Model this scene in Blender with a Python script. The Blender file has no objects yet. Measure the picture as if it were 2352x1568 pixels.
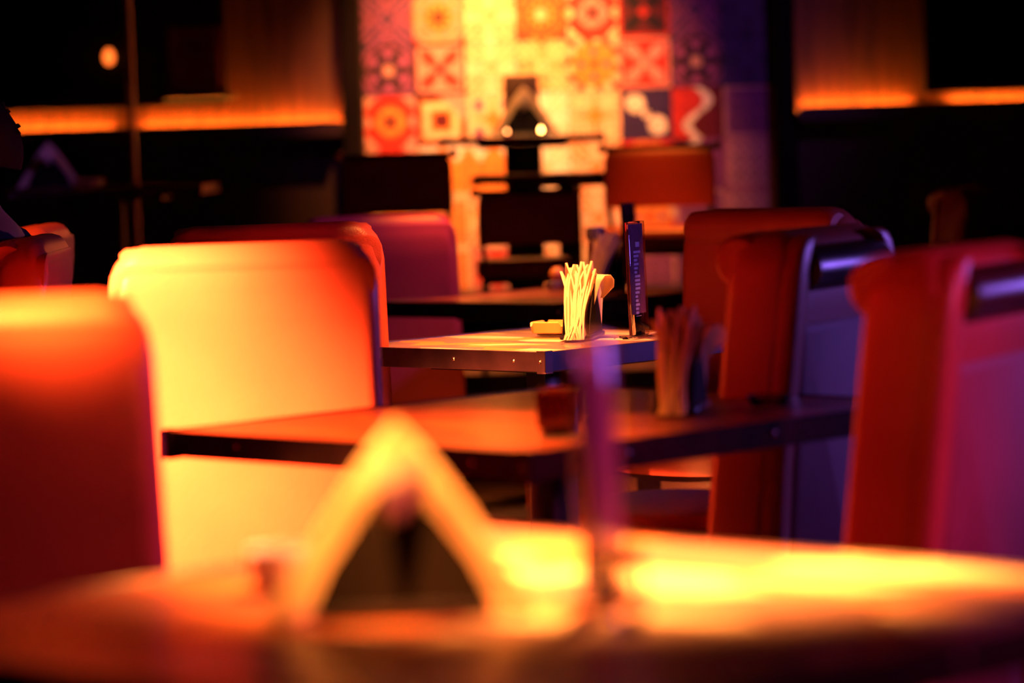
import bpy, bmesh, math, random
from mathutils import Vector, Matrix
random.seed(7)
PI = math.pi
R = math.radians
scene = bpy.context.scene
C = scene.collection

# ------------------------------------------------------------------ camera
W, H, LENS, SENS = 2352, 1568, 115.0, 36.0
F = W * LENS / SENS
CAM = Vector((0, 0, 1.30))
PITCH, ROLL = math.atan(474 / F), R(1.8)
fwd = Vector((0, math.cos(PITCH), -math.sin(PITCH)))
r0, u0 = Vector((1, 0, 0)), Vector((0, math.sin(PITCH), math.cos(PITCH)))
rgt = r0 * math.cos(ROLL) - u0 * math.sin(ROLL)
up = u0 * math.cos(ROLL) + r0 * math.sin(ROLL)
cd = bpy.data.cameras.new('camera')
cam = bpy.data.objects.new('camera', cd)
C.objects.link(cam)
m = Matrix((rgt, up, -fwd)).transposed().to_4x4()
m.translation = CAM
cam.matrix_world = m
cd.lens, cd.sensor_width, cd.clip_start, cd.clip_end = LENS, SENS, 0.05, 100
cd.dof.use_dof = True
cd.dof.focus_distance = 8.5
cd.dof.aperture_fstop = 1.75
scene.camera = cam


def P(px, py, d):
    """world point that stands at depth d on the line of sight through a photo pixel"""
    return CAM + (fwd + rgt * ((px - W / 2) / F) + up * ((H / 2 - py) / F)) * d


def PZ(px, py, z):
    v = fwd + rgt * ((px - W / 2) / F) + up * ((H / 2 - py) / F)
    return CAM + v * ((z - CAM.z) / v.z)


# ------------------------------------------------------------------ world, exposure
w = bpy.data.worlds.new('world')
scene.world = w
w.use_nodes = True
w.node_tree.nodes['Background'].inputs[0].default_value = (1.0, 0.10, 0.12, 1)
w.node_tree.nodes['Background'].inputs[1].default_value = 0.004
vs = scene.view_settings
vs.view_transform = 'Standard'
try:
    vs.look = 'None'
except Exception:
    pass
vs.gamma = 1.0
vs.use_curve_mapping = False
vs.exposure = 0.0

# ------------------------------------------------------------------ lights (warm ceiling spots, colour washes, added fills)
WARM = (1.0, 0.23, 0.025)
VIOLET = (0.30, 0.14, 1.0)


def spot(name, loc, tgt, power, col, deg, blend=0.6, radius=0.05):
    l = bpy.data.lights.new(name, 'SPOT')
    l.energy, l.color = power, col
    l.spot_size, l.spot_blend, l.shadow_soft_size = R(deg), blend, radius
    o = bpy.data.objects.new(name, l)
    C.objects.link(o)
    o.location = loc
    o.rotation_euler = (Vector(tgt) - Vector(loc)).to_track_quat('-Z', 'Y').to_euler()
    return o


# warm ceiling spots: bright chair, front chair, tables, tiles
spot('ceiling_spot_chair', (-2.45, 5.3, 2.3), (-0.95, 7.12, 0.80), 36000, (1, 0.27, 0.055), 24, 1.0, 0.06)
spot('ceiling_spot_front_chair', (-1.25, 3.2, 2.55), (-0.72, 4.92, 1.20), 8500, (1, 0.30, 0.04), 12, 1.0, 0.06)
spot('ceiling_spot_focus_table', (0.05, 8.30, 2.6), (0.02, 8.70, 0.75), 2000, (1, 0.27, 0.06), 32, 0.9, 0.04)
spot('ceiling_spot_front_table', (0.30, 5.0, 2.6), (0.14, 4.40, 0.75), 7000, (1, 0.30, 0.05), 42, 1.0, 0.05)
spot('ceiling_spot_second_table', (-0.1, 6.2, 2.6), (-0.30, 6.10, 0.75), 1500, WARM, 42, 1.0, 0.05)
spot('ceiling_spot_fourth_table', (-0.1, 11.3, 2.6), (-0.05, 11.5, 0.75), 400, WARM, 36, 1.0, 0.05)
spot('ceiling_spot_tiles', (-0.10, 14.3, 3.05), (0.0, 16.0, 1.52), 1400, (1, 0.31, 0.06), 54, 1.0, 0.08)
spot('added_spot_front_napkins', (-0.42, 3.0, 2.6), (-0.13, 3.80, 0.88), 3200, (1, 0.30, 0.05), 12, 1.0, 0.04)  # added spot that brightens the front napkin arch
spot('ceiling_spot_step', (0.60, 13.50, 3.0), (0.60, 13.5, 0.9), 420, WARM, 24, 1.0, 0.06)
spot('ceiling_spot_side_table', (-1.75, 8.0, 2.6), (-1.35, 9.3, 1.05), 300, WARM, 26, 1.0, 0.05)
# red wash from the front left, violet wash from the right, plus added colour fills
spot('red_wash_rear', (-3.6, 6.2, 2.4), (0.75, 9.5, 0.85), 150, (1, 0.012, 0.008), 22, 1.0, 0.2)  # added red source for the far red chair
spot('red_wash', (-4.0, 4.3, 2.4), (1.1, 5.3, 0.80), 330, (1, 0.010, 0.008), 44, 1.0, 0.25)
spot('violet_wash', (4.2, 9.0, 1.35), (0.5, 8.0, 0.88), 250, VIOLET, 84, 1.0, 0.3)
spot('pink_wash', (3.7, 4.6, 1.6), (0.55, 4.75, 0.95), 420, (0.90, 0.07, 0.34), 56, 1.0, 0.2)  # added fill for the front menu and the right front chair
spot('violet_wash_rear', (1.6, 10.3, 2.7), (-0.42, 11.6, 0.80), 200, (0.50, 0.10, 1.0), 24, 1.0, 0.15)  # added violet fill on the chair behind the fourth table
spot('violet_wash_side', (-0.6, 12.7, 2.7), (-2.1, 14.2, 1.22), 60, (0.40, 0.12, 1.0), 15, 1.0, 0.1)  # added violet fill on the left table's napkins
spot('added_spot_rear_napkins', (0.1, 13.7, 2.9), (0.06, 15.0, 1.40), 260, (1, 0.42, 0.12), 12, 1.0, 0.04)  # added spot, lifts the rear napkins out of the dark
spot('violet_wash_tiles_side', (-2.4, 12.6, 2.9), (-0.50, 16.0, 1.40), 60, (0.60, 0.10, 0.9), 18, 1.0, 0.15)  # added violet fill on the left tile columns
spot('violet_wash_tiles', (3.0, 12.2, 2.9), (0.55, 16.0, 1.40), 130, (0.60, 0.12, 0.9), 32, 1.0, 0.15)  # added violet fill over the tile wall


# ------------------------------------------------------------------ materials
def nodes(name):
    mt = bpy.data.materials.new(name)
    mt.use_nodes = True
    nt = mt.node_tree
    return mt, nt, nt.nodes['Principled BSDF']


def mat(name, col, rough=0.5, metal=0.0, spec=0.5, var=0.25, scale=6.0, bump=0.0, bscale=120.0, coat=0.0, stretch=None):
    mt, nt, b = nodes(name)
    tc = nt.nodes.new('ShaderNodeTexCoord')
    mp = nt.nodes.new('ShaderNodeMapping')
    nt.links.new(tc.outputs['Object'], mp.inputs[0])
    if stretch:
        mp.inputs['Scale'].default_value = stretch
    nz = nt.nodes.new('ShaderNodeTexNoise')
    nz.inputs['Scale'].default_value = scale
    nz.inputs['Detail'].default_value = 4
    nt.links.new(mp.outputs[0], nz.inputs['Vector'])
    rp = nt.nodes.new('ShaderNodeValToRGB')
    rp.color_ramp.elements[0].color = (*[c * (1 - var) for c in col], 1)
    rp.color_ramp.elements[1].color = (*[min(1, c * (1 + var)) for c in col], 1)
    rp.color_ramp.elements[0].position, rp.color_ramp.elements[1].position = 0.35, 0.65
    nt.links.new(nz.outputs['Fac'], rp.inputs[0])
    nt.links.new(rp.outputs[0], b.inputs['Base Color'])
    b.inputs['Roughness'].default_value = rough
    b.inputs['Metallic'].default_value = metal
    b.inputs['Specular IOR Level'].default_value = spec
    b.inputs['Coat Weight'].default_value = coat
    if bump:
        n2 = nt.nodes.new('ShaderNodeTexNoise')
        n2.inputs['Scale'].default_value = bscale
        nt.links.new(tc.outputs['Object'], n2.inputs['Vector'])
        bp = nt.nodes.new('ShaderNodeBump')
        bp.inputs['Strength'].default_value = bump
        bp.inputs['Distance'].default_value = 0.003
        nt.links.new(n2.outputs['Fac'], bp.inputs['Height'])
        nt.links.new(bp.outputs[0], b.inputs['Normal'])
    return mt


def clear(name, tint, gloss_rough=0.03):
    """thin clear plastic / glass: see-through with a fresnel gloss"""
    mt, nt, b = nodes(name)
    nt.nodes.remove(b)
    t = nt.nodes.new('ShaderNodeBsdfTransparent')
    t.inputs[0].default_value = (*tint, 1)
    g = nt.nodes.new('ShaderNodeBsdfGlossy')
    g.inputs['Roughness'].default_value = gloss_rough
    fr = nt.nodes.new('ShaderNodeFresnel')
    fr.inputs[0].default_value = 1.55
    mx = nt.nodes.new('ShaderNodeMixShader')
    nt.links.new(fr.outputs[0], mx.inputs[0])
    nt.links.new(t.outputs[0], mx.inputs[1])
    nt.links.new(g.outputs[0], mx.inputs[2])
    nt.links.new(mx.outputs[0], nt.nodes['Material Output'].inputs[0])
    return mt


def emit(name, col, st):
    mt, nt, b = nodes(name)
    b.inputs['Base Color'].default_value = (*col, 1)
    b.inputs['Emission Color'].default_value = (*col, 1)
    b.inputs['Emission Strength'].default_value = st
    return mt


def table_mat(name, base, c1, c2, rough):
    """lacquered wood with large pale and orange printed shards"""
    mt, nt, b = nodes(name)
    tc = nt.nodes.new('ShaderNodeTexCoord')
    mp = nt.nodes.new('ShaderNodeMapping')
    mp.inputs['Scale'].default_value = (1.0, 2.6, 1)
    mp.inputs['Rotation'].default_value = (0, 0, R(28))
    nt.links.new(tc.outputs['Object'], mp.inputs[0])
    vo = nt.nodes.new('ShaderNodeTexVoronoi')
    vo.inputs['Scale'].default_value = 5.5
    nt.links.new(mp.outputs[0], vo.inputs['Vector'])
    rp = nt.nodes.new('ShaderNodeValToRGB')
    rp.color_ramp.interpolation = 'CONSTANT'
    e = rp.color_ramp.elements
    e[0].color = (*base, 1)
    e[1].color, e[1].position = (*c1, 1), 0.45
    x = e.new(0.62); x.color = (*base, 1)
    x = e.new(0.78); x.color = (*c2, 1)
    sp = nt.nodes.new('ShaderNodeSeparateColor')
    nt.links.new(vo.outputs['Color'], sp.inputs[0])
    nt.links.new(sp.outputs[0], rp.inputs[0])
    wv = nt.nodes.new('ShaderNodeTexNoise')
    wv.inputs['Scale'].default_value = 9
    m2 = nt.nodes.new('ShaderNodeMapping')
    m2.inputs['Scale'].default_value = (1, 12, 1)
    nt.links.new(tc.outputs['Object'], m2.inputs[0])
    nt.links.new(m2.outputs[0], wv.inputs['Vector'])
    mx = nt.nodes.new('ShaderNodeMix')
    mx.data_type, mx.blend_type = 'RGBA', 'MULTIPLY'
    mx.inputs[0].default_value = 0.5
    nt.links.new(rp.outputs[0], mx.inputs[6])
    nt.links.new(wv.outputs['Fac'], mx.inputs[7])
    nt.links.new(mx.outputs[2], b.inputs['Base Color'])
    b.inputs['Roughness'].default_value = rough
    b.inputs['Coat Weight'].default_value = 0.12
    b.inputs['Coat Roughness'].default_value = 0.12
    return mt


M = dict(
    leather=mat('chestnut_leather', (0.45, 0.062, 0.048), 0.38, spec=0.5, var=0.10, scale=3, bump=0.25, bscale=260),
    dark_leather=mat('dark_leather', (0.05, 0.018, 0.02), 0.3, spec=0.6, var=0.15, bump=0.2, bscale=240),
    panel=mat('mauve_leather', (0.28, 0.06, 0.10), 0.6, spec=0.25, var=0.08, bump=0.25, bscale=260),
    piping=mat('dark_piping', (0.06, 0.015, 0.015), 0.4),
    dark_wood=mat('dark_wood', (0.028, 0.010, 0.008), 0.45, var=0.4, scale=5, stretch=(1, 1, 0.15)),
    wall_wood=mat('wall_board_wood', (0.09, 0.028, 0.014), 0.6, var=0.35, scale=7, stretch=(3, 1, 0.3)),
    table=table_mat('printed_table_top', (0.17, 0.10, 0.13), (0.70, 0.55, 0.42), (0.60, 0.22, 0.06), 0.28),
    table_front=table_mat('red_printed_table_top', (0.20, 0.045, 0.045), (0.70, 0.50, 0.36), (0.50, 0.13, 0.04), 0.42),
    table_dark=table_mat('plain_table_top', (0.22, 0.04, 0.022), (0.32, 0.06, 0.03), (0.40, 0.08, 0.035), 0.42),
    edge=mat('brown_edge_band', (0.05, 0.018, 0.032), 0.34, metal=0.5, var=0.3, scale=14),
    steel=mat('worn_steel', (0.45, 0.33, 0.30), 0.25, metal=1.0, var=0.2),
    black=mat('black_metal', (0.012, 0.008, 0.012), 0.35, spec=0.6),
    matt_black=mat('matt_black_paint', (0.006, 0.003, 0.003), 0.8, spec=0.1),
    sheet_lit=mat('lit_menu_sheet', (0.55, 0.26, 0.40), 0.5, var=0.15, scale=30),  # lighter copy of the menu sheet, pink light painted into its colour
    brass=mat('brass', (0.85, 0.55, 0.22), 0.22, metal=1.0),
    napkin=mat('paper_napkin', (0.86, 0.70, 0.52), 0.85, spec=0.1, var=0.05, bump=0.2, bscale=80),
    ashtray=mat('orange_melamine', (0.70, 0.33, 0.10), 0.35, var=0.06),
    acrylic=clear('clear_acrylic', (0.86, 0.78, 0.82)),
    glass=clear('clear_glass', (0.9, 0.86, 0.88)),
    red_glass=mat('dark_red_glass', (0.10, 0.012, 0.012), 0.08, spec=0.8, coat=0.5),
    sheet=mat('plum_menu_sheet', (0.17, 0.04, 0.085), 0.45, var=0.25, scale=40),
    ink=mat('pale_print', (0.75, 0.68, 0.85), 0.6, var=0.03),
    stick=mat('pale_wood_stick', (0.8, 0.55, 0.32), 0.6),
    floor=mat('dark_floor', (0.03, 0.014, 0.012), 0.4, var=0.4),
    plaster=mat('dark_plaster', (0.02, 0.010, 0.012), 0.7, var=0.3),
    skin=mat('skin', (0.36, 0.17, 0.11), 0.5, var=0.05),
    hair=mat('black_hair', (0.012, 0.007, 0.006), 0.9, spec=0.08, bump=0.6, bscale=90),
    navy=mat('navy_cloth', (0.02, 0.012, 0.04), 0.9, spec=0.08, bump=0.3, bscale=200),
    led=emit('warm_led', (1.0, 0.21, 0.014), 360),
    violet_metal=mat('blue_grey_metal', (0.30, 0.26, 0.45), 0.35, metal=0.6),
    maroon=mat('maroon_panel', (0.20, 0.03, 0.05), 0.6),
    mirror=mat('dark_glass_panel', (0.01, 0.006, 0.006), 0.35, spec=0.15),
)


nt = M['napkin'].node_tree
pb = nt.nodes['Principled BSDF']
tr = nt.nodes.new('ShaderNodeBsdfTranslucent')
tr.inputs[0].default_value = (0.86, 0.70, 0.52, 1)
mxs = nt.nodes.new('ShaderNodeMixShader')
mxs.inputs[0].default_value = 0.55
nt.links.new(pb.outputs[0], mxs.inputs[1])
nt.links.new(tr.outputs[0], mxs.inputs[2])
nt.links.new(mxs.outputs[0], nt.nodes['Material Output'].inputs[0])

# ------------------------------------------------------------------ mesh helpers
class MB:
    def __init__(s):
        s.v, s.f = [], []

    def add(s, vs_, fs):
        n = len(s.v)
        s.v += [tuple(v) for v in vs_]
        s.f += [[i + n for i in f] for f in fs]
        return s

    def box(s, c, d, rz=0):
        cx, cy, cz = c
        hx, hy, hz = d[0] / 2, d[1] / 2, d[2] / 2
        co, si = math.cos(rz), math.sin(rz)
        vv = []
        for z in (-hz, hz):
            for x, y in ((-hx, -hy), (hx, -hy), (hx, hy), (-hx, hy)):
                vv.append((cx + x * co - y * si, cy + x * si + y * co, cz + z))
        return s.add(vv, [[3, 2, 1, 0], [4, 5, 6, 7], [0, 1, 5, 4], [1, 2, 6, 5], [2, 3, 7, 6], [3, 0, 4, 7]])

    def loft(s, rings, cap0=True, cap1=True):
        k = len(rings[0])
        vv = [p for r in rings for p in r]
        ff = []
        for i in range(len(rings) - 1):
            for j in range(k):
                a, b = i * k + j, i * k + (j + 1) % k
                ff.append([a, b, b + k, a + k])
        if cap0:
            ff.append(list(range(k))[::-1])
        if cap1:
            ff.append([(len(rings) - 1) * k + j for j in range(k)])
        return s.add(vv, ff)

    def lathe(s, prof, seg=24, c=(0, 0, 0), axis='z'):
        rings = []
        for r, h in prof:
            ring = []
            for j in range(seg):
                a = 2 * PI * j / seg
                x, y = r * math.cos(a), r * math.sin(a)
                if axis == 'z':
                    p = (c[0] + x, c[1] + y, c[2] + h)
                elif axis == 'x':
                    p = (c[0] + h, c[1] + x, c[2] + y)
                else:
                    p = (c[0] + y, c[1] + h, c[2] + x)
                ring.append(p)
            rings.append(ring)
        return s.loft(rings)

    def tube(s, path, r, seg=8, closed=False):
        rings = []
        n = len(path)
        for i, p in enumerate(path):
            p = Vector(p)
            a = Vector(path[(i - 1) % n]) if (closed or i) else p
            b = Vector(path[(i + 1) % n]) if (closed or i < n - 1) else p
            t = (b - a).normalized()
            u = t.cross(Vector((0, 0, 1)))
            if u.length < 1e-3:
                u = t.cross(Vector((1, 0, 0)))
            u.normalize()
            v = t.cross(u)
            rings.append([p + (u * math.cos(2 * PI * j / seg) + v * math.sin(2 * PI * j / seg)) * r for j in range(seg)])
        if closed:
            rings.append(rings[0])
        return s.loft(rings, not closed, not closed)

    def build(s, name, material, parent=None, smooth=True, bevel=0.0, bseg=2, sharp=40):
        me = bpy.data.meshes.new(name)
        me.from_pydata(s.v, [], s.f)
        bm = bmesh.new()
        bm.from_mesh(me)
        bmesh.ops.recalc_face_normals(bm, faces=bm.faces)
        if bevel:
            es = [e for e in bm.edges if len(e.link_faces) == 2 and e.calc_face_angle(0) > R(30)]
            bmesh.ops.bevel(bm, geom=es, offset=bevel, segments=bseg, profile=0.5, affect='EDGES', clamp_overlap=True)
        bm.to_mesh(me)
        bm.free()
        if smooth:
            me.shade_smooth()
            try:
                me.set_sharp_from_angle(angle=R(sharp))
            except Exception:
                pass
        me.materials.append(M[material] if isinstance(material, str) else material)
        o = bpy.data.objects.new(name, me)
        C.objects.link(o)
        if parent:
            o.parent = parent
        return o


def tag(o, label=None, cat=None, group=None, kind=None):
    for k, v in (('label', label), ('category', cat), ('group', group), ('kind', kind)):
        if v:
            o[k] = v
    return o


def thing(name, label, cat, loc=(0, 0, 0), rz=0.0, group=None):
    o = bpy.data.objects.new(name, None)
    o.empty_display_size = 0.05
    C.objects.link(o)
    o.location = loc
    o.rotation_euler = (0, 0, rz)
    return tag(o, label, cat, group)


def dup(root, label=None, loc=None, rz=None, group=None):
    def rec(o, par):
        c = o.copy()
        C.objects.link(c)
        c.parent = par
        for ch in list(o.children):
            rec(ch, c)
        return c
    c = rec(root, None)
    if label:
        c['label'] = label
    if group:
        c['group'] = group
    if loc is not None:
        c.location = loc
    if rz is not None:
        c.rotation_euler = (0, 0, rz)
    return c


def struct(o):
    o['kind'] = 'structure'
    return o


def rrect(hx, hy, r, n=5, z=0, cx=0, cy=0):
    r = max(1e-4, min(r, hx, hy))
    out = []
    for sx, sy, a0 in ((1, 1, 0), (-1, 1, 90), (-1, -1, 180), (1, -1, 270)):
        for i in range(n + 1):
            a = R(a0 + 90 * i / n)
            out.append((cx + sx * (hx - r) + r * math.cos(a), cy + sy * (hy - r) + r * math.sin(a), z))
    return out


# ------------------------------------------------------------------ the room
YW = 16.0                                   # back wall
struct(MB().box((0, 8.5, -0.05), (9, 17, 0.1)).build('floor', 'floor', smooth=False))
struct(MB().box((0, 8.5, 3.25), (9, 17, 0.1)).build('ceiling', 'plaster', smooth=False))
struct(MB().box((-4.55, 8.5, 1.55), (0.1, 17, 3.3)).build('wall_left', 'plaster', smooth=False))
struct(MB().box((4.55, 8.5, 1.55), (0.1, 17, 3.3)).build('wall_right', 'plaster', smooth=False))
struct(MB().box((0, YW + 0.12, 1.55), (9, 0.12, 3.3)).build('wall_back', 'plaster', smooth=False))
o = MB().box((0, 14.32, 0.19), (8.98, 3.44, 0.378)).build('floor_platform', 'floor', smooth=False)
struct(o)
o = MB().box((0, 15.30, 0.466), (8.98, 1.48, 0.172)).build('floor_platform_upper', 'floor', smooth=False)
struct(o)

# ---- printed tiles in the niche
TS = 0.25
CR, RD, OR, NV, MR, PK, PU, WH, BK = ((0.78, 0.60, 0.40), (0.55, 0.03, 0.02), (0.75, 0.26, 0.05), (0.035, 0.02, 0.10),
                                      (0.10, 0.008, 0.015), (0.62, 0.30, 0.28), (0.26, 0.06, 0.20), (0.82, 0.76, 0.70), (0.01, 0.006, 0.01))


def d_flower(c0, c1, c2, c3, n=8, k=0.2):
    def f(x, y):
        r, a = math.hypot(x, y), math.atan2(y, x)
        if r < 0.22: return c2
        if r < 0.62 + k * math.cos(n * a): return c1 if math.cos(n * a) > -0.55 else c3
        if r > 1.18: return c3
        if 0.92 < r < 1.02: return c1
        return c0
    return f


def d_lace(c0, c1, c2):
    def f(x, y):
        x, y = abs(x), abs(y)
        s = math.sin(7.5 * x + 2.2 * math.sin(5 * y)) * math.sin(7.5 * y + 2.2 * math.sin(5 * x))
        if s > 0.62: return c1
        if s < -0.72: return c2
        if abs(x - y) < 0.05 and 0.3 < x < 0.9: return c1
        return c0
    return f


def d_ring(c0, c1, c2, c3):
    def f(x, y):
        r = math.hypot(x, y)
        if r < 0.20: return c2
        if r < 0.36: return c1 if math.cos(4 * math.atan2(y, x)) > 0 else c2
        if r < 0.58: return c1
        if abs(x) + abs(y) > 1.45: return c3
        return c0 if math.hypot(abs(x) - 1, abs(y)) > 0.25 else c3
    return f


def d_nested(c0, c1, c2, c3):
    def f(x, y):
        q = max(abs(x), abs(y))
        if q < 0.28: return c0
        if x + y > 0.9: return c3
        if q < 0.45: return c1
        if q < 0.72: return c2
        if q < 0.80: return c1
        return c0
    return f


def d_leaves(c0, c1, c2, s=1):
    def f(x, y):
        y *= s
        u, v = (x + y) * 0.7071, (x - y) * 0.7071
        for a, b in ((u, v), (v, u)):
            t = (abs(a) - 0.62) / 0.48
            if abs(t) < 1 and abs(b) < 0.24 * (1 - t * t): return c1
        if u * u + v * v < 0.05: return c2
        if max(abs(x), abs(y)) > 0.9: return c2
        return c0
    return f


def d_wave(c0, c1, c2, s=1):
    def f(x, y):
        e = 0.42 * math.sin(PI * y) * s
        if abs(x - e) < 0.17: return c1
        return c0 if x > e else c2
    return f


def d_lobes(c0, c1, c2, s=1):
    def f(x, y):
        x *= s
        u, v = (x - y) * 0.7071, (x + y) * 0.7071
        for cx_ in (-0.62, 0.62):
            if math.hypot(u - cx_, v * 1.1) < 0.40: return c1
        if math.hypot(u, v) < 0.16: return c1
        if abs(v) < 0.18: return c2
        return c0
    return f


def d_dots(c0, c1, c2):
    def f(x, y):
        gx, gy = (x * 2.5) % 1 - 0.5, (y * 2.5) % 1 - 0.5
        if max(abs(x), abs(y)) > 0.88: return c2
        return c1 if math.hypot(gx, gy) < 0.26 else (c2 if math.hypot(abs(gx) - 0.5, abs(gy) - 0.5) < 0.14 else c0)
    return f


def d_star(c0, c1, c2):
    def f(x, y):
        a, b = abs(x), abs(y)
        if a * b < 0.035 and max(a, b) < 0.85: return c1
        if math.hypot(a - 0.55, b - 0.55) < 0.22: return c2
        return c0
    return f


def d_four(c0, c1, c2, c3):
    def f(x, y):
        r = math.hypot(x, y)
        for p, q in ((0.5, 0), (0, 0.5)):
            if math.hypot(abs(x) - p, abs(y) - q) < 0.14: return c2
        if r < 0.17: return c1
        if r < 0.86: return c0
        return c3 if (math.sin(9 * x) * math.sin(9 * y)) > 0.1 else c1
    return f


def d_half(c0, c1, c2):
    def f(x, y):
        if y > 0.35:
            return c1 if abs(abs(x) - 0.55) < 0.7 * (y - 0.35) else c0
        return c0 if y > -0.85 else c2
    return f


DES = dict(
    oflower=d_flower(PK, OR, BK, RD, 8, 0.14), cream=d_lace(CR, (0.72, 0.42, 0.22), WH), rflower=d_flower(RD, OR, CR, RD, 10, 0.25),
    ring=d_ring(RD, PK, MR, CR), cross=d_leaves(MR, BK, RD), orn=d_lace(PU, NV, BK), navy=d_lace(NV, (0.06, 0.02, 0.14), BK),
    pleaf=d_leaves(PK, RD, MR), pleaf2=d_leaves(PU, PK, BK, -1), lace2=d_lace((0.75, 0.45, 0.22), CR, MR),
    four=d_four(OR, RD, PU, CR), xleaf=d_leaves(RD, PK, PK), darkorn=d_flower(PU, BK, PK, NV, 6, 0.3), redring=d_ring(RD, OR, MR, PK),
    nested=d_nested(MR, OR, CR, PK), creamdot=d_star(CR, OR, PU), white=d_lace(WH, CR, WH), star=d_star((0.78, 0.50, 0.34), OR, CR),
    lobes=d_lobes(NV, WH, (0.05, 0.02, 0.08)), wave=d_wave((0.14, 0.01, 0.01), WH, RD), wave2=d_wave(PU, WH, MR, -1),
    dots=d_dots(PU, NV, PK), dots2=d_dots(PK, PU, (0.5, 0.15, 0.25)), half=d_half(OR, WH, CR), peach=d_lace((0.75, 0.48, 0.36), OR, CR),
    odots=d_dots(OR, (0.35, 0.10, 0.15), CR),
)
GRID = [
    ['darkorn', 'pleaf2', 'cream', 'cream', 'ring', 'darkorn', 'navy', 'navy'],
    ['orn', 'oflower', 'cream', 'rflower', 'ring', 'cross', 'orn', 'navy'],
    ['darkorn', 'pleaf', 'cream', 'lace2', 'four', 'xleaf', 'darkorn', 'navy'],
    ['redring', 'nested', 'creamdot', 'white', 'star', 'lobes', 'wave', 'dots'],
    ['redring', 'half', 'half', 'white', 'peach', 'rflower', 'wave2', 'dots2'],
    ['nested', 'odots', 'peach', 'cream', 'peach', 'four', 'dots', 'dots2'],
    ['cream', 'odots', 'xleaf', 'star', 'cream', 'dots', 'orn', 'navy'],
]
tm, tnt, tb = nodes('glazed_printed_tile')
tca = tnt.nodes.new('ShaderNodeVertexColor')
tca.layer_name = 'print'
tnt.links.new(tca.outputs[0], tb.inputs['Base Color'])
tb.inputs['Roughness'].default_value = 0.4
NG = 40
tile_mesh = {}


def tile(des):
    if des in tile_mesh:
        return tile_mesh[des]
    hs, th = TS / 2 - 0.002, 0.010
    vv, ff, cols = [], [], []
    for j in range(NG + 1):
        for i in range(NG + 1):
            vv.append((-hs + 2 * hs * i / NG, -th, -hs + 2 * hs * j / NG))
    for j in range(NG):
        for i in range(NG):
            a = j * (NG + 1) + i
            ff.append([a, a + 1, a + NG + 2, a + NG + 1])
            x_, y_ = (i + 0.5) / NG * 2 - 1, (j + 0.5) / NG * 2 - 1
            c_ = DES[des](x_, y_)
            w_ = math.sin(13 * abs(x_) + 3 * math.sin(6 * y_)) * math.sin(13 * abs(y_) + 3 * math.sin(6 * x_))
            c_ = tuple(q * (0.55 if w_ > 0.45 else 1.0) for q in c_)
            cols.append(c_)
    n = len(vv)
    bx = [(-hs, -th), (hs, -th), (hs, 0), (-hs, 0)]
    vv += [(x, y, -hs) for x, y in bx] + [(x, y, hs) for x, y in bx]
    for f in ([3, 2, 1, 0], [4, 5, 6, 7], [1, 2, 6, 5], [2, 3, 7, 6], [3, 0, 4, 7]):
        ff.append([i + n for i in f])
        cols.append(CR)
    me = bpy.data.meshes.new('tile')
    me.from_pydata(vv, [], ff)
    at = me.color_attributes.new('print', 'FLOAT_COLOR', 'CORNER')
    k = 0
    for fi, f in enumerate(ff):
        for _ in f:
            at.data[k].color = (*cols[fi], 1)
            k += 1
    me.materials.append(tm)
    tile_mesh[des] = me
    return me


X0 = P(836, 200, YW).x
Z0 = P(1190, 95, YW).z + 2 * TS
niche = struct(MB().box((X0 + 4 * TS, YW + 0.03, 1.55), (8 * TS + 0.02, 0.05, 2.2)).build('wall_niche', 'plaster', smooth=False))
for r_, row in enumerate(GRID):
    for c_, dn in enumerate(row):
        t = bpy.data.objects.new('tile', tile(dn))
        C.objects.link(t)
        t.location = (X0 + (c_ + 0.5) * TS, YW + 0.003, Z0 - (r_ + 0.5) * TS)
        t.parent = niche

# ---- pilasters beside the niche, boarded walls with lit ledges
XL, XR = X0 - 0.005, X0 + 8 * TS + 0.005
for i, x in enumerate((XL - 0.05, XR + 0.05)):
    struct(MB().box((x, YW - 0.03, 1.6), (0.09, 0.18, 3.1)).build('trim_%d' % (i + 1), 'matt_black', bevel=0.008))


def boarded(side, xa, xb, zl):
    wl = struct(MB().box(((xa + xb) / 2, YW + 0.045, 1.7), (abs(xb - xa), 0.02, 2.6)).build('wall_back_' + side, 'dark_wood', smooth=False))
    n = 10
    bw = (xb - xa) / n
    for i in range(n):
        b = MB().box((0, 0, 0), (abs(bw) - 0.008, 0.02, 1.25)).build('wall_board', 'wall_wood', wl, bevel=0.003, bseg=1)
        b.location = (xa + bw * (i + 0.5), YW + 0.022 - 0.006 * (i % 2), zl + 0.60)
    # ledge with a raised lip that hides the strip
    lg = struct(MB().box(((xa + xb) / 2, YW - 0.08, zl - 0.03), (abs(xb - xa), 0.18, 0.04)).build('trim_ledge_' + side, 'dark_wood', bevel=0.004))
    MB().box(((xa + xb) / 2, YW - 0.175, zl - 0.014), (abs(xb - xa), 0.015, 0.072)).build('ledge_lip', 'dark_wood', lg, smooth=False)
    return wl


ZL = P(500, 297, YW).z
ZR = P(2050, 248, YW).z
boarded('left', XL - 0.10, -4.45, ZL)
boarded('right', XR + 0.10, 4.45, ZR)


def led_strip(name, xa, xb, z, label):
    t = thing(name, label, 'light strip', ((xa + xb) / 2, YW - 0.016, z), 0)
    L = abs(xb - xa) - 0.10
    MB().box((0, 0, -0.004), (L, 0.022, 0.008)).build('channel', 'steel', t, smooth=False)
    MB().box((0, 0, 0.003), (L - 0.02, 0.012, 0.005)).build('diffuser', 'led', t, smooth=False)
    return t


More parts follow.
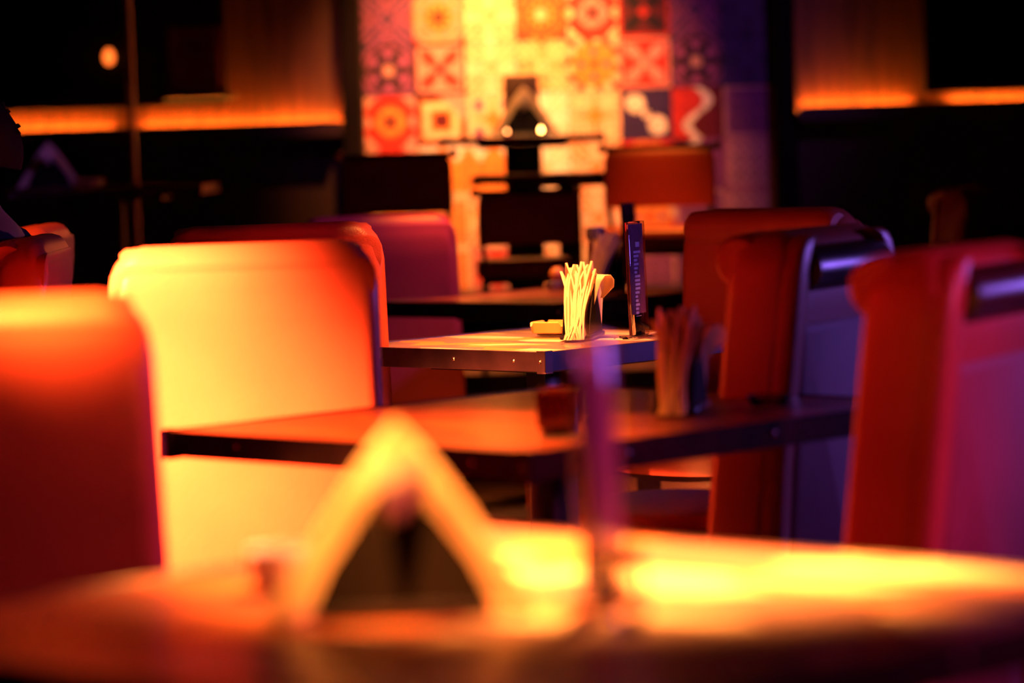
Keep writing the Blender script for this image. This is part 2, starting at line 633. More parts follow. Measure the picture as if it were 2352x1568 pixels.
xs = [P(px, 290, YW).x for px in (812, 660, 530, 310, 60, -100)]
led_strip('led_strip', xs[0], P(300, 290, YW).x, ZL - 0.002, 'glowing orange light strip on the ledge left of the tiled wall')
led_strip('led_strip', P(290, 290, YW).x, xs[5], ZL - 0.002, 'dimmer end of the glowing strip on the ledge at the far left')
led_strip('led_strip', P(1808, 240, YW).x, P(2120, 240, YW).x, ZR - 0.002, 'glowing orange light strip on the ledge right of the tiled wall')
led_strip('led_strip', P(2150, 240, YW).x, P(2400, 240, YW).x, ZR - 0.002, 'dim red end of the strip on the ledge at the far right')

# dark glass wall panels hanging in front of the boards
def wall_panel(name, label, pa, pb, d, mname='mirror'):
    a, b = P(*pa, d), P(*pb, d)
    cx, cz = (a.x + b.x) / 2, (a.z + b.z) / 2
    t = thing(name, label, 'wall panel', (cx, d, cz - abs(a.z - b.z) / 2), 0)
    wd, hh = abs(b.x - a.x), abs(a.z - b.z)
    MB().box((0, 0, hh / 2), (wd - 0.03, 0.012, hh - 0.03)).build('pane', mname, t, smooth=False)
    fr = MB()
    for x in (-1, 1):
        fr.box((x * (wd / 2 - 0.012), 0, hh / 2), (0.024, 0.03, hh))
    for z in (0.012, hh - 0.012):
        fr.box((0, 0, z), (wd - 0.048, 0.03, 0.024))
    fr.build('frame', 'black', t, smooth=False)
    return t


wall_panel('wall_panel', 'dark framed glass panel hung above the left ledge', (-60, -90), (525, 240), YW - 0.12)
wall_panel('wall_panel', 'dark framed glass panel hung above the right ledge', (2112, -90), (2420, 205), YW - 0.12)
p = P(450, 140, YW - 0.30)
t = thing('display_board', 'blank maroon rectangular board standing above the left ledge', 'board', P(450, 222, YW - 0.22))
MB().box((0, 0, 0.175), (0.25, 0.02, 0.33)).build('board', 'maroon', t, bevel=0.004)
MB().box((0.02, 0, 0.0), (0.34, 0.06, 0.022)).build('foot_rail', 'black', t, bevel=0.004)

p = P(250, 128, YW - 0.25)
t = thing('reflection_stand_in', 'small glowing orange stand-in for a lamp reflection above the left ledge', 'reflection', p)  # added glowing globe in place of an orange lamp reflection
MB().lathe([(0.004, -0.045), (0.020, -0.036), (0.028, -0.012), (0.024, 0.014), (0.010, 0.034), (0.004, 0.036)], 16).build('globe', emit('reflection_glow', (1.0, 0.16, 0.02), 2.2), t)
MB().lathe([(0.012, 0.032), (0.014, 0.05), (0.004, 0.058)], 12).build('cap', 'black', t)
MB().tube([(0, 0, 0.055), (0, 0.05, 0.09), (0, 0.15, 0.09)], 0.006, 8).build('bracket', 'black', t)

# slim steel post in front of the ledge
t = thing('support_post', 'slim dark steel post rising in front of the left ledge', 'post', (P(303, 200, 15.2).x, 15.2, 0.552))
MB().lathe([(0.018, 0.01), (0.018, 2.6)], 12).build('shaft', 'steel', t)
MB().lathe([(0.05, 0), (0.05, 0.012), (0.02, 0.02)], 16).build('base_flange', 'black', t)


# ------------------------------------------------------------------ chairs
def shear(p, k=0.11, z0=0.45):
    x, y, z = p
    return (x, y - k * max(0, z - z0), z)


def make_chair(panelled):
    t = thing('upholstered_chair', 'x', 'chair')
    rings = []
    zt = 1.085
    for z in (0.10, 0.30, 0.48, 0.65, 0.80, 0.92, 0.985, 1.02, 1.045, 1.065, 1.078, zt):
        u = max(0, (z - 0.985) / (zt - 0.985))
        sh = 1 - math.sqrt(max(0, 1 - u * u))
        hw = 0.318 - 0.030 * (z - 0.1) / 0.98 - 0.075 * sh
        hd = ((0.072 if panelled else 0.055) + (0.012 if z > 0.9 and not panelled else 0)) * (1 - 0.8 * sh)
        rings.append([shear(p) for p in rrect(hw, hd, 0.03 if panelled else 0.042, 5, z, 0, -0.277 if panelled else -0.26)])
    MB().loft(rings).build('back_shell', 'leather', t, sharp=70)
    # rolled head rest on the sitter's side
    MB().lathe([(0.02, -0.262), (0.045, -0.262), (0.055, -0.25), (0.058, -0.2), (0.058, 0.2), (0.055, 0.25), (0.045, 0.262), (0.02, 0.262)],
               20, (0, -0.285, 1.024), 'x').build('head_roll', 'leather', t)
    if panelled:
        # rear: outer frame bolsters, dark roll and inset panel
        for sx in (-1, 1):
            b = MB()
            rr = []
            for z in (0.12, 0.3, 0.6, 0.85, 0.97, 1.01, 1.045, 1.065, 1.075):
                u = max(0, (z - 0.97) / 0.105)
                sh = 1 - math.sqrt(max(0, 1 - u * u))
                hw = 0.278 - 0.030 * (z - 0.1) / 0.98
                rr.append([shear(p) for p in rrect(0.042 * (1 - 0.25 * sh), 0.030 * (1 - 0.5 * sh), 0.026, 4, z, sx * (hw - 0.006 - 0.06 * sh), -0.338)])
            b.loft(rr).build('rear_bolster', 'leather', t, sharp=70)
        MB().lathe([(0.03, -0.205), (0.046, -0.2), (0.048, -0.18), (0.048, 0.18), (0.046, 0.2), (0.03, 0.205)],
                   20, (0, -0.400, 1.005), 'x').build('rear_roll', 'dark_leather', t)
        rr = []
        for y, e in ((-0.02, 0.0), (0.012, 0.0), (0.02, 0.012)):
            ring = []
            for (x, zz, _) in rrect(0.212 - e, 0.36 - e, 0.03, 4):
                z = 0.53 + zz
                q = shear((x * (1 + 0.06 * (0.53 - z)), -0.338 - y, z))
                ring.append(q)
            rr.append(ring)
        MB().loft(rr).build('rear_panel', 'panel', t, sharp=50)
    else:
        # turned-over top edge of the cover
        rr = []
        for y, e in ((-0.02, 0.0), (0.000, 0.0), (0.004, 0.012)):
            ring = []
            for (x, zz, _) in rrect(0.282 - e, 0.048 - e * 0.6, 0.035, 5):
                ring.append(shear((x, -0.318 - y, 1.0 + zz)))
            rr.append(ring)
        MB().loft(rr).build('top_fold', 'leather', t, sharp=50)
    # seat
    seat = []
    for i in range(40):
        a = 2 * PI * i / 40
        ca, sa = math.cos(a), math.sin(a)
        e = 0.55 if sa < 0 else 0.85
        seat.append((0.285 * math.copysign(abs(ca) ** e, ca), 0.02 + 0.245 * math.copysign(abs(sa) ** e, sa)))
    rr = []
    for z, k in ((0.34, 0.97), (0.38, 1.0), (0.455, 1.0), (0.475, 0.985), (0.487, 0.93), (0.492, 0.80), (0.494, 0.4)):
        rr.append([(x * k, y * k, z) for x, y in seat])
    sc = MB().loft(rr).build('seat_cushion', 'leather', t, sharp=60)
    MB().tube([(x * 1.004, y * 1.004, 0.458) for x, y in seat], 0.006, 6, True).build('piping', 'piping', sc)
    MB().box((0, -0.02, 0.285), (0.50, 0.44, 0.11)).build('seat_base', 'dark_leather', t, bevel=0.02)
    for sx in (-1, 1):
        for y in (-0.24, 0.19):
            MB().lathe([(0.012, 0.0), (0.016, 0.01), (0.024, 0.24)], 10, (sx * 0.22, y, 0)).build('leg', 'dark_wood', t)
    return t


ch_plain, ch_panel = make_chair(False), make_chair(True)
used = set()


def chair(proto, px, py, d, deg, label, zbase=0.0):
    p = P(px, py, d)
    if proto.name in used:
        o = dup(proto, label)
    else:
        used.add(proto.name)
        o = proto
        o['label'] = label
    o.location = (p.x, p.y, zbase)
    o.rotation_euler = (0, 0, R(deg))
    return o


chair(ch_plain, 545, 800, 7.42, 8, 'brightly lit yellow-orange upholstered chair with its back to the viewer')
chair(ch_plain, -62, 900, 5.22, 6, 'large red upholstered chair back in the left foreground, orange along its top')
chair(ch_plain, 620, 560, 9.0, 6, 'dark chair top just showing behind the bright yellow chair')
chair(ch_plain, 868, 600, 12.0, 3, 'purple-lit chair back behind the fourth table').scale = (0.96, 0.96, 0.95)
chair(ch_plain, -215, 600, 8.2, 91, 'red chair seen side-on at the left edge, holding the seated person')
chair(ch_plain, -165, 560, 9.4, 90, 'orange-topped chair seen side-on at the left edge behind the seated person')
chair(ch_plain, 1625, 620, 9.35, 140, 'red upholstered chair on the far side of the sharp table').scale = (1, 1, 0.98)
chair(ch_panel, 1535, 700, 7.12, 62, 'chair with purple inset back panel and blue-lit roll beside the sharp table')
chair(ch_panel, 1800, 800, 5.87, 62, 'large red chair with pink inset panel in the right foreground')
chair(ch_plain, 2030, 560, 12.6, 70, 'dim dark red chair in the gloom at the right edge').scale = (1, 1, 0.97)


# low chairs on the platform
def make_low_chair():
    t = thing('low_chair', 'x', 'chair')
    rr = []
    for z in (0.60, 0.62, 0.66, 0.72, 0.80, 0.83, 0.842):
        u = max(0, (z - 0.78) / 0.062)
        sh = 1 - math.sqrt(max(0, 1 - u * u))
        rr.append([(x, y - 0.10 * (z - 0.45) + 0.25 * x * x, z) for x, y, _ in rrect(0.235 - 0.03 * sh, 0.028 * (1 - 0.6 * sh), 0.02, 4, z, 0, -0.21)])
    MB().loft(rr).build('backrest', 'leather', t, sharp=60)
    rl = MB().tube([(0.235 * s, -0.247 + 0.25 * (0.235 * s) ** 2, 0.845) for s in (-1, -0.6, -0.2, 0.2, 0.6, 1)], 0.014, 8).build('top_rail', 'black', t)
    for s in (-1, 1):
        MB().lathe([(0.004, -0.019), (0.014, -0.014), (0.019, 0), (0.014, 0.014), (0.004, 0.019)], 12, (0.245 * s, -0.24, 0.85)).build('knob', 'brass', rl)
    rr = []
    for z, k in ((0.44, 0.97), (0.455, 1.0), (0.50, 1.0), (0.518, 0.95), (0.524, 0.8)):
        rr.append([(x * k, y * k, z) for x, y, _ in rrect(0.24, 0.22, 0.07, 5)])
    MB().loft(rr).build('seat', 'leather', t, sharp=60)
    MB().box((0, 0, 0.425), (0.42, 0.38, 0.03)).build('seat_frame', 'dark_wood', t, bevel=0.004)
    for sx in (-1, 1):
        MB().tube([(sx * 0.20, 0.18, 0.43), (sx * 0.22, 0.21, 0.0)], 0.014, 8).build('leg', 'black', t)
        MB().tube([(sx * 0.20, -0.18, 0.43), (sx * 0.22, -0.23, 0.0)], 0.014, 8).build('leg', 'black', t)
        MB().tube([(sx * 0.20, -0.19, 0.43), (sx * 0.225, -0.21, 0.70)], 0.012, 8).build('back_post', 'black', t)
    return t


low = make_low_chair()
for i, (px, d, deg, z, lb) in enumerate((
        (1505, 13.55, 172, 0.38, 'low brown chair with lit orange seat right of the back tables'),
        (905, 13.75, 178, 0.38, 'low dark brown chair left of the back tables, above the purple chair'),
        (1205, 13.0, 2, 0.38, 'low black chair back centred below the middle back table'))):
    o = low if i == 0 else dup(low)
    o['label'] = lb
    p = P(px, 450, d)
    o.location = (p.x, p.y, z)
    o.rotation_euler = (0, 0, R(deg))
    if i == 2:
        o.scale = (0.82, 0.82, 0.82)


# ------------------------------------------------------------------ tables
def make_table(label, corner, yaw, la, lb, z, floor=0.0, top='table', th=0.052, ped=0.07):
    """corner = the corner nearest the camera; la runs to the far left, lb to the far right"""
    ang = R(yaw)
    ea, eb = Vector((-math.cos(ang), math.sin(ang), 0)), Vector((math.sin(ang), math.cos(ang), 0))
    c = corner + ea * (la / 2) + eb * (lb / 2)
    t = thing('restaurant_table', label, 'table', (c.x, c.y, floor), math.atan2(-ea.y, -ea.x))
    h = z - floor
    MB().box((0, 0, h - th / 2 - 0.001), (la - 0.008, lb - 0.008, th - 0.006)).build('table_top', top, t, bevel=0.002, bseg=1)
    for sx, sy, L, rz in ((0, -1, la, 0), (0, 1, la, 0), (-1, 0, lb, PI / 2), (1, 0, lb, PI / 2)):
        cx, cy = sx * la / 2, sy * lb / 2
        e = MB().box((cx, cy, h - th / 2 - 0.001), (L + 0.004, 0.006, th), rz).build('edge_band', 'edge', t, bevel=0.0015, bseg=1)
        nx, ny = sx, sy
        for k in (-0.28, 0.08, 0.36):
            px_, py_ = cx + (k * L if sx == 0 else 0), cy + (k * L if sy == 0 else 0)
            MB().lathe([(0.0055, 0.0), (0.0055, 0.0012), (0.003, 0.003), (0.001, 0.0034)], 10, (0, 0, 0), 'z').build('screw', 'steel', e)
            s_ = e.children[-1]
            s_.location = (px_ + nx * 0.003, py_ + ny * 0.003, h - th / 2)
            s_.rotation_euler = Vector((nx, ny, 0)).to_track_quat('Z', 'Y').to_euler()
    for sx in (-1, 1):
        for sy in (-1, 1):
            b = MB()
            b.box((sx * (la / 2 - 0.010), sy * (lb / 2 + 0.0035), h - th / 2 - 0.002), (0.030, 0.003, th + 0.006))
            b.box((sx * (la / 2 + 0.0035), sy * (lb / 2 - 0.010), h - th / 2 - 0.002), (0.003, 0.030, th + 0.006))
            b.box((sx * (la / 2 - 0.008), sy * (lb / 2 - 0.008), h - th - 0.004), (0.03, 0.03, 0.003))
            b = b.build('corner_bracket', 'edge', t, bevel=0.001, bseg=1)
            s_ = MB().lathe([(0.006, 0), (0.006, 0.0012), (0.003, 0.004), (0.001, 0.0045)], 10).build('screw', 'steel', b)
            s_.location = (sx * (la / 2 - 0.012), sy * (lb / 2 + 0.005), h - th / 2)
            s_.rotation_euler = Vector((0, sy, 0)).to_track_quat('Z', 'X').to_euler()
    MB().box((0, 0, (h - th) / 2), (ped, ped, h - th - 0.02)).build('pedestal', 'black', t, bevel=0.004)
    MB().box((0, 0, h - th - 0.012), (la * 0.55, lb * 0.55, 0.02)).build('under_frame', 'black', t, bevel=0.003)
    MB().lathe([(0.24, 0.0), (0.24, 0.012), (0.10, 0.025), (0.05, 0.035)], 28).build('foot_plate', 'black', t)
    return t


make_table('blurred front table with a bright lit strip along its far side', PZ(1190, 1690, 0.75), 44, 1.17, 1.17, 0.75, top='table_front')
make_table('dark red table between the bright chair and the front table', PZ(1215, 1037, 0.75), 44, 0.98, 1.15, 0.75, top='table_dark')
make_table('sharp table with riveted dark edge and printed yellow top', PZ(1251, 807, 0.75), 43, 0.76, 0.82, 0.75)
make_table('table with orange-lit top behind the sharp table', PZ(1290, 697, 0.75), 40, 0.80, 0.85, 0.75, top='table_dark')
# platform tables (nearly square-on)
a, b = P(1085, 405, 13.9), P(1522, 390, 13.9)
make_table('middle of the back tables, a thin black top below the napkins', Vector((b.x, 13.9, 0)), 2, abs(b.x - a.x), 0.6, 1.13, 0.38, 'table_dark', 0.036, 0.10)
a, b = P(1008, 312, 14.75), P(1385, 300, 14.75)
make_table('rearmost thin black table right against the lit tiles', Vector((b.x, 14.75, 0)), 2, abs(b.x - a.x), 0.55, 1.295, 0.552, 'table_dark', 0.034, 0.17)
a, b = P(20, 440, 14.0), P(462, 420, 14.0)
make_table('unlit table below the left ledge', Vector((b.x, 14.0, 0)), 2, abs(b.x - a.x), 0.6, 1.13, 0.38, 'table_dark', 0.04)


# ------------------------------------------------------------------ table ware
def make_holder():
    """dark metal napkin holder: base and two triangular plates (plates stand in the local XZ plane)"""
    t = thing('napkin_holder', 'x', 'napkin holder')
    MB().box((0, 0, 0.006), (0.19, 0.09, 0.012)).build('base', 'black', t, bevel=0.004)
    for s in (-1, 1):
        y = s * 0.036
        pr = [(-0.095, 0.012), (0.095, 0.012), (0.075, 0.055), (0.012, 0.145), (-0.012, 0.145), (-0.075, 0.055)]
        b = MB().loft([[(x, y - 0.0015, z) for x, z in pr], [(x, y + 0.0015, z) for x, z in pr]])
        b.build('side_plate', 'matt_black', t, smooth=False)
    return t


def make_napkins(n=18, seed=3, loose=True):
    """triangle-folded paper napkins standing on edge, fanning out towards the top"""
    rnd = random.Random(seed)
    t = thing('napkin_stack', 'x', 'napkins')
    for i in range(n):
        k = (i - (n - 1) / 2) / ((n - 1) / 2)
        hgt = 0.180 + rnd.uniform(-0.016, 0.012)
        tw = rnd.uniform(-0.55, 0.55)
        hw = 0.135 + rnd.uniform(-0.006, 0.010)
        fan = k * 0.014 + rnd.uniform(-0.003, 0.003)
        curl = 0.0
        
        if loose and i == n - 1: curl = 0.016
        wob = rnd.uniform(0, 6)
        b = MB()
        NU, NV_ = 10, 10
        base_y = k * 0.026
        for side in (-0.0021, 0.0021):
            vv = []
            for v in range(NV_ + 1):
                fv = v / NV_
                for u in range(NU + 1):
                    fu = u / NU * 2 - 1
                    x = fu * (hw * (1 - fv) + 0.016 * fv * (1 - fv ** 5))
                    z = 0.012 + hgt * fv
                    pin = -0.006 * k * math.sin(PI * min(1, fv * 1.4))
                    y = base_y + fan * fv ** 2 + pin + 0.0016 * math.sin(wob + fu * 5 + fv * 4) + curl * max(0, fv - 0.55) ** 1.5 * 3.2
                    if curl > 0.03 and fv > 0.6:
                        z -= (fv - 0.6) ** 2 * 0.55
                    tt = tw * fv
                    vv.append((x * math.cos(tt), y + side + x * math.sin(tt), z + 0.001 - 0.011 * (1 - fv) * max(0, abs(fu) - 0.74) / 0.26))
            ff = []
            for v in range(NV_):
                for u in range(NU):
                    a_ = v * (NU + 1) + u
                    ff.append([a_, a_ + 1, a_ + NU + 2, a_ + NU + 1])
            b.add(vv, ff)
        # close the folded edges
        K = (NU + 1) * (NV_ + 1)
        for v in range(NV_):
            for u in (0, NU):
                a_, c_ = v * (NU + 1) + u, (v + 1) * (NU + 1) + u
                b.f.append([a_, c_, c_ + K, a_ + K])
        for u in range(NU):
            b.f.append([u, u + 1, u + 1 + K, u + K])
        b.build('napkin', 'napkin', t, sharp=60)
    # one napkin folded over the side
    path = [(0.022, 0.085), (0.030, 0.125), (0.036, 0.150), (0.046, 0.166), (0.060, 0.168), (0.070, 0.155), (0.071, 0.135), (0.064, 0.118), (0.056, 0.105)]
    b = MB()
    rr = []
    for j, (y, z) in enumerate(path):
        wv = 0.020 + 0.018 * math.sin(PI * j / 8) if j < 7 else 0.022 - 0.008 * (j - 6)
        c0, s0 = math.cos(0.75), math.sin(0.75)
        q = []
        for dx, dy in ((-wv, -0.0012), (wv, -0.0012), (wv, 0.0012), (-wv, 0.0012)):
            q.append((dx * c0, -(y + dy) + dx * s0, z))
        rr.append(q)
    b.loft(rr).build('napkin', 'napkin', t, sharp=60)
    return t


holder, naps = make_holder(), make_napkins()
first_set = [True]


def napkin_set(pt, deg, lab_h, lab_n, sc=1.0):
    global holder, naps
    if first_set[0]:
        h, n = holder, naps
        first_set[0] = False
    else:
        h, n = dup(holder), dup(naps)
    h['label'], n['label'] = lab_h, lab_n
    for o in (h, n):
        o.location = pt
        o.rotation_euler = (0, 0, R(deg))
        o.scale = (sc, sc, sc)


def on(px, d, z):
    """point on a table top of height z at depth y = d, below photo column px"""
    lo, hi = 0, 1568 * 2
    for _ in range(40):
        mid = (lo + hi) / 2
        p = P(px, mid, d)
        if p.z > z: lo = mid
        else: hi = mid
    return Vector((p.x, p.y, z))


TZ = 0.751
napkin_set(on(922, 3.80, TZ), 4, 'black napkin holder on the blurred front table', 'pointed arch of napkins on the blurred front table, glowing at the edges', 1.1)
napkin_set(on(1338, 8.80, TZ), 78, 'dark holder gripping the sharp upright napkins', 'sharp bunch of cream napkins standing beside the orange ashtray')
napkin_set(on(1565, 6.42, TZ), 78, 'dark shiny napkin holder on the dark red table', 'red-lit napkins standing edge-on on the dark red table')
napkin_set(on(1205, 15.0, 1.296), 3, 'napkin holder on the rearmost table', 'curved pale napkins on the rearmost table before the tiles', 1.1)
napkin_set(on(1400, 11.35, TZ), 60, 'napkin holder on the table behind the sharp one', 'mauve-lit napkins on the table behind the sharp one')
napkin_set(on(115, 14.2, 1.131), 5, 'blue-lit napkin holder on the unlit table at the left', 'violet napkins on the unlit table at the left')


# ---- menu stands
def make_menu(hgt=0.305, wd=0.115, marks=True, sheet='sheet'):
    t = thing('menu_stand', 'x', 'menu stand')
    MB().box((0, 0, hgt / 2 + 0.004), (wd, 0.014, hgt)).build('acrylic_sleeve', 'acrylic', t, bevel=0.003)
    MB().box((0, 0, 0.002), (wd, 0.07, 0.004)).build('base', 'acrylic', t, bevel=0.001)
    sh = MB().box((0, 0, hgt / 2 + 0.03), (wd - 0.012, 0.004, hgt - 0.066)).build('menu_sheet', sheet, t, smooth=False)
    if marks:
        y = -0.0026
        MB().box((0.008, y, hgt - 0.058), (0.026, 0.0008, 0.013)).build('printed_mark', 'ink', sh, smooth=False)
        z = hgt - 0.078
        Ls = (0.048, 0.034, 0.024, 0.032, 0.026, 0.019, 0.036, 0.034, 0.035, 0.034, 0.030, 0.017, 0.020, 0.028, 0.020, 0.020)
        for i, L in enumerate(Ls):
            x0 = -0.022 + (0.003 if i in (6, 7, 8, 9) else 0)
            MB().box((x0 + L / 2, y, z), (L, 0.0008, 0.0062)).build('printed_line', 'ink', sh, smooth=False)
            z -= 0.0108
        MB().box((-0.004, y, z + 0.002), (0.036, 0.0008, 0.0012)).build('printed_line', 'ink', sh, smooth=False)
    return t


menu, menu_front = make_menu(), make_menu(marks=False, sheet='sheet_lit')
for i, (px, d, z, deg, lb) in enumerate((
        (1469, 8.75, TZ, 66, 'sharp upright acrylic menu stand with rows of pale print'),
        (1392, 3.86, TZ, 66, 'tall blurred pink menu stand on the front table'),
        (1452, 11.1, TZ, 66, 'dark blue menu stand just behind the sharp one'))):
    o = (menu, menu_front, None)[i] or dup(menu)
    o['label'] = lb
    o.location = on(px, d, z)
    o.rotation_euler = (R(-1.2), 0, R(deg))


# ---- ashtrays
def make_ashtray(matn):
    t = thing('ashtray', 'x', 'ashtray')
    N = 64

    def outline(r, cut):
        out = []
        for i in range(N):
            a = 2 * PI * (i + 0.5) / N
            ca, sa = math.cos(a), math.sin(a)
            q = min(r / max(abs(ca), abs(sa)), cut * r * 1.414 / (abs(ca) + abs(sa)))
            out.append((q * ca, q * sa, a))
        return out

    def notch(a, dep):
        k = (a % (PI / 2)) / (PI / 2)
        return -dep if abs(k - 0.0) < 0.045 or abs(k - 1.0) < 0.045 else 0.0
    rr = []
    for r, z, dep in ((0.052, 0.006, 0), (0.062, 0.008, 0), (0.066, 0.036, 0.010), (0.062, 0.038, 0.011), (0.054, 0.037, 0.010), (0.048, 0.014, 0), (0.02, 0.012, 0)):
        rr.append([(x, y, z + notch(a, dep)) for x, y, a in outline(r, 0.78)])
    MB().loft(rr).build('bowl', matn, t, sharp=30)
    MB().lathe([(0.040, 0.0), (0.046, 0.001), (0.046, 0.007)], 24).build('foot', 'black', t)
    return t


ash = make_ashtray('ashtray')
ash['label'] = 'orange notched ashtray on the sharp table'
ash.location = on(1272, 8.95, TZ)
ash.rotation_euler = (0, 0, R(20))

g = make_ashtray('red_glass')
g['label'] = 'dark red glass ashtray on the dark red table below the sharp table corner'
g.location = on(1282, 5.98, TZ)
g.scale = (0.72, 0.72, 2.2)
g.rotation_euler = (0, 0, R(36))

g2 = dup(ash, 'small pale ashtray on the unlit table at the left', on(205, 14.15, 1.131), 0.3)


# ---- small glass and odds
def shaker(px, d, label, z=TZ, cap='steel'):
    t = thing('salt_shaker', label, 'shaker', on(px, d, z))
    MB().lathe([(0.006, 0), (0.021, 0.0), (0.022, 0.004), (0.018, 0.05), (0.016, 0.06)], 16).build('jar', 'glass', t)
    MB().lathe([(0.017, 0.058), (0.018, 0.064), (0.017, 0.078), (0.008, 0.086), (0.002, 0.087)], 16).build('cap', cap, t)
    return t


shaker(1447, 3.70, 'glass shaker with shiny cap at the foot of the tall pink menu')
t = thing('glass_dish', 'flat clear glass dish at the right end of the dark red table', 'dish', on(1768, 6.45, TZ))
MB().lathe([(0.03, 0), (0.036, 0.002), (0.045, 0.02), (0.042, 0.02), (0.032, 0.006), (0.01, 0.005)], 24).build('bowl', 'glass', t)
MB().tube([(0.0435 * math.cos(a), 0.0435 * math.sin(a), 0.02) for a in [2 * PI * i / 24 for i in range(24)]], 0.0016, 6, True).build('rim', 'steel', t)
t = thing('sugar_bowl', 'pale bowl left of the napkin arch on the front table', 'bowl', on(648, 4.05, TZ))
MB().lathe([(0.03, 0), (0.036, 0.002), (0.042, 0.045), (0.039, 0.045), (0.032, 0.006), (0.01, 0.005)], 24).build('bowl', 'ink', t)
MB().tube([(0.0405 * math.cos(a), 0.0405 * math.sin(a), 0.045) for a in [2 * PI * i / 24 for i in range(24)]], 0.003, 6, True).build('rim', 'ink', t)
# toothpick
a, b = on(1490, 8.82, TZ), on(1529, 8.98, TZ)
t = MB().tube([a + Vector((0, 0, .002)), (a + b) / 2 + Vector((0, 0, .0025)), b + Vector((0, 0, .003))], 0.0016, 6).build('wooden_stick', 'stick')
tag(t, 'thin pale wooden stick lying at the foot of the sharp menu stand', 'stick')
# crumpled clear wrapper
b = MB()
rnd = random.Random(5)
for i in range(7):
    c = Vector((rnd.uniform(-0.02, 0.02), rnd.uniform(-0.012, 0.012), 0.0035 + rnd.uniform(0, 0.004)))
    b.add([c + Vector((rnd.uniform(-.014, .014), rnd.uniform(-.01, .01), rnd.uniform(-.003, .006))) for _ in range(4)], [[0, 1, 2], [0, 2, 3], [0, 1, 3]])
t = b.build('plastic_wrapper', 'glass', smooth=False)
t.location = on(1437, 8.62, TZ)
tag(t, 'crumpled clear plastic scrap left of the sharp menu stand', 'wrapper')

# bottle on the fourth table
t = thing('sauce_bottle', 'dark bottle with blue-grey cap behind the sharp napkins', 'bottle', on(1372, 11.55, TZ))
MB().lathe([(0.01, 0), (0.031, 0.0), (0.033, 0.006), (0.033, 0.10), (0.030, 0.135), (0.026, 0.16), (0.024, 0.17)], 24).build('body', 'red_glass', t)
MB().lathe([(0.026, 0.168), (0.034, 0.172), (0.036, 0.20), (0.032, 0.215), (0.01, 0.218)], 24).build('cap', 'violet_metal', t)
t = thing('candle_jar', 'small jar with a round red-orange top on the fourth table', 'jar', on(1281, 11.5, TZ))
MB().lathe([(0.01, 0), (0.036, 0.0), (0.038, 0.004), (0.034, 0.03), (0.02, 0.034)], 20).build('base', 'violet_metal', t)
MB().lathe([(0.012, 0.032), (0.024, 0.042), (0.028, 0.056), (0.024, 0.07), (0.012, 0.08), (0.002, 0.082)], 20).build('globe', 'ashtray', t)

# small dark board, added glint glows and pale card on the rearmost table
t = thing('menu_board', 'small dark board standing behind the napkins on the rearmost table', 'board', on(1200, 15.18, 1.296))
MB().box((0, 0, 0.145), (0.165, 0.018, 0.27)).build('board', 'dark_wood', t, bevel=0.003)
MB().box((0, 0, 0.004), (0.19, 0.06, 0.008)).build('foot', 'black', t, bevel=0.002)
t = thing('glint_stand_in', 'small glow standing in for a glint on the rearmost table', 'glint', on(1243, 14.9, 1.296))
MB().lathe([(0.004, 0), (0.018, 0), (0.019, 0.014), (0.016, 0.014), (0.014, 0.008), (0.002, 0.008)], 16).build('cup', 'steel', t)
MB().lathe([(0.001, 0.008), (0.006, 0.014), (0.007, 0.02), (0.004, 0.03), (0.001, 0.036)], 12).build('glint_glow', emit('glint_glow', (1, 0.45, 0.1), 40), t)  # added glow in place of a shiny glint
t = thing('glint_stand_in', 'second dimmer glow standing in for a glint left of the napkins on the rearmost table', 'glint', on(1165, 14.9, 1.296))
MB().lathe([(0.004, 0), (0.018, 0), (0.019, 0.014), (0.016, 0.014), (0.014, 0.008), (0.002, 0.008)], 16).build('cup', 'steel', t)
MB().lathe([(0.001, 0.008), (0.005, 0.013), (0.006, 0.018), (0.003, 0.026), (0.001, 0.03)], 12).build('glint_glow', emit('glint_glow_low', (1, 0.3, 0.08), 18), t)  # weaker added glow for the second glint


# ------------------------------------------------------------------ person at the left edge
hp = P(-45, 330, 8.22)
person = thing('person', 'seated person in dark navy top, cut off by the left edge of the picture', 'person', (hp.x, hp.y, 0), R(84))


def skinned(name, joints, edges, material, parent, sub=2):
    me = bpy.data.meshes.new(name)
    me.from_pydata([j[0] for j in joints], edges, [])
    o = bpy.data.objects.new(name, me)
    C.objects.link(o)
    o.parent = parent
    sk = o.modifiers.new('skin', 'SKIN')
    sk.use_smooth_shade = True
    for i, j in enumerate(joints):
        me.skin_vertices[0].data[i].radius = j[1] if isinstance(j[1], tuple) else (j[1], j[1])
        me.skin_vertices[0].data[i].use_root = (i == 0)
    sb = o.modifiers.new('sub', 'SUBSURF')
    sb.levels = sb.render_levels = sub
    me.materials.append(M[material])
    return o


zs = 0.50
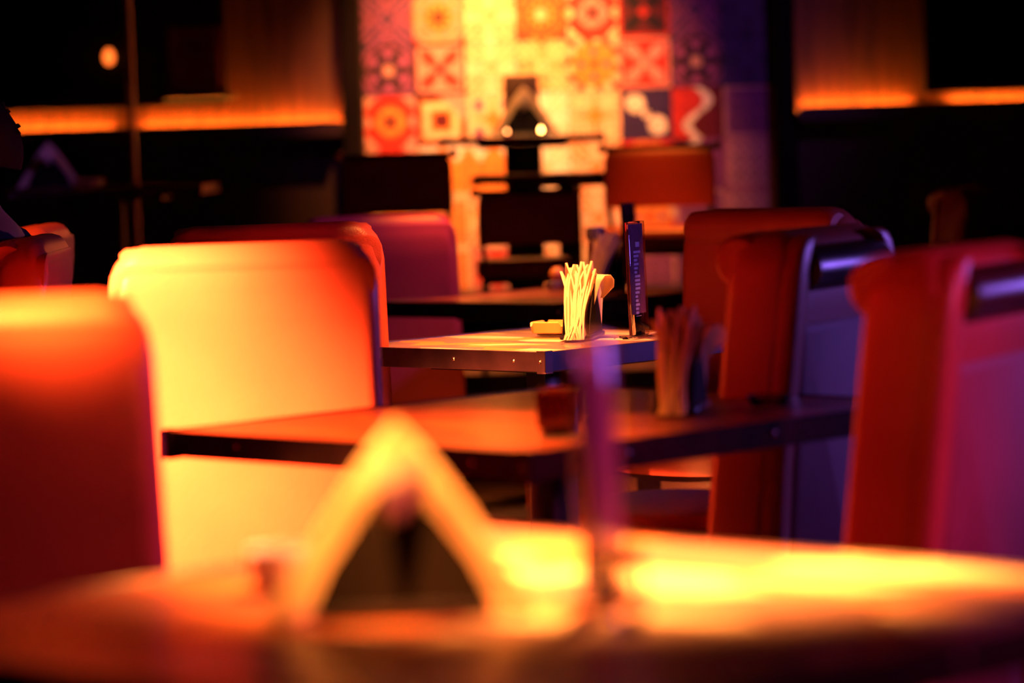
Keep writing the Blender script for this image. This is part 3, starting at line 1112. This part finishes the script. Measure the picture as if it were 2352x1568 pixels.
# body: pelvis, spine, neck, head, arms resting forward, legs bent
J = [((0, 0, 0.56), (0.16, 0.12)), ((0, -0.01, 0.74), (0.14, 0.11)), ((0, -0.02, 0.94), (0.17, 0.11)), ((0, -0.01, 1.06), (0.12, 0.08)),
     ((0, 0.01, 1.14), (0.055, 0.055)), ((0, 0.03, 1.20), (0.06, 0.065)), ((0, 0.04, 1.28), (0.074, 0.092)), ((0, 0.03, 1.36), (0.072, 0.09)), ((0, 0.02, 1.41), (0.045, 0.055))]
E = [(i, i + 1) for i in range(8)]
for s in (-1, 1):
    n = len(J)
    J += [((s * 0.20, -0.01, 1.04), 0.06), ((s * 0.24, 0.04, 0.80), 0.045), ((s * 0.20, 0.27, 0.79), 0.036), ((s * 0.16, 0.36, 0.79), 0.026)]
    E += [(3, n), (n, n + 1), (n + 1, n + 2), (n + 2, n + 3)]
    n = len(J)
    J += [((s * 0.11, 0.10, 0.52), 0.085), ((s * 0.13, 0.46, 0.50), 0.06), ((s * 0.13, 0.46, 0.10), 0.042), ((s * 0.13, 0.58, 0.045), 0.035)]
    E += [(0, n), (n, n + 1), (n + 1, n + 2), (n + 2, n + 3)]
skinned('body', J, E, 'skin', person)
JT = [(p_, (r_[0] * 1.10, r_[1] * 1.12)) for p_, r_ in J[:4]]
ET = [(0, 1), (1, 2), (2, 3)]
for s in (-1, 1):
    n = len(JT)
    JT += [((s * 0.20, -0.01, 1.04), 0.070), ((s * 0.24, 0.04, 0.80), 0.055), ((s * 0.20, 0.27, 0.79), 0.046)]
    ET += [(3, n), (n, n + 1), (n + 1, n + 2)]
skinned('sweater', JT, ET, 'navy', person)
JL = [((0, 0, 0.56), (0.17, 0.13))]
EL = []
for s in (-1, 1):
    n = len(JL)
    JL += [((s * 0.11, 0.10, 0.52), 0.095), ((s * 0.13, 0.46, 0.50), 0.07), ((s * 0.13, 0.46, 0.10), 0.052)]
    EL += [(0, n), (n, n + 1), (n + 1, n + 2)]
skinned('trousers', JL, EL, 'navy', person)
# hair cap with tufts, ears, nose
b = MB()
rr = []
for i in range(9):
    a = PI * 0.62 * i / 8
    rr.append([(0.088 * math.sin(a) * math.cos(q) * (1 + 0.05 * math.sin(7 * q + i)), -0.0 + 0.108 * math.sin(a) * math.sin(q), 1.325 + 0.125 * math.cos(a) - 0.03 * math.sin(q) * math.sin(a) * -1)
               for q in [2 * PI * j / 28 for j in range(28)]])
b.loft(rr)
hair = b.build('hair', 'hair', person)
rnd = random.Random(9)
for k in range(60):
    a, q = rnd.uniform(0.1, 1.7), rnd.uniform(0, 2 * PI)
    p0 = Vector((0.084 * math.sin(a) * math.cos(q), 0.104 * math.sin(a) * math.sin(q), 1.325 + 0.122 * math.cos(a) + 0.03 * math.sin(q) * math.sin(a)))
    dr = Vector((math.sin(a) * math.cos(q), math.sin(a) * math.sin(q), math.cos(a) * 0.4)).normalized()
    if k == 0: tb_ = MB()
    tb_.tube([p0, p0 + dr * 0.006, p0 + dr * 0.009 + Vector((0, 0, -0.006))], 0.007, 5)
tb_.build('hair_tufts', 'hair', hair)
for s in (-1, 1):
    MB().lathe([(0.004, -0.012), (0.026, -0.006), (0.03, 0.0), (0.022, 0.008), (0.004, 0.010)], 14, (s * 0.083, 0.015, 1.275), 'x').build('ear', 'skin', person)
MB().loft([[(-0.012, 0.125, 1.30), (0.012, 0.125, 1.30), (0.0, 0.135, 1.31)], [(-0.018, 0.12, 1.255), (0.018, 0.12, 1.255), (0, 0.155, 1.26)]]).build('nose', 'skin', person)
bpy.context.view_layer.update()
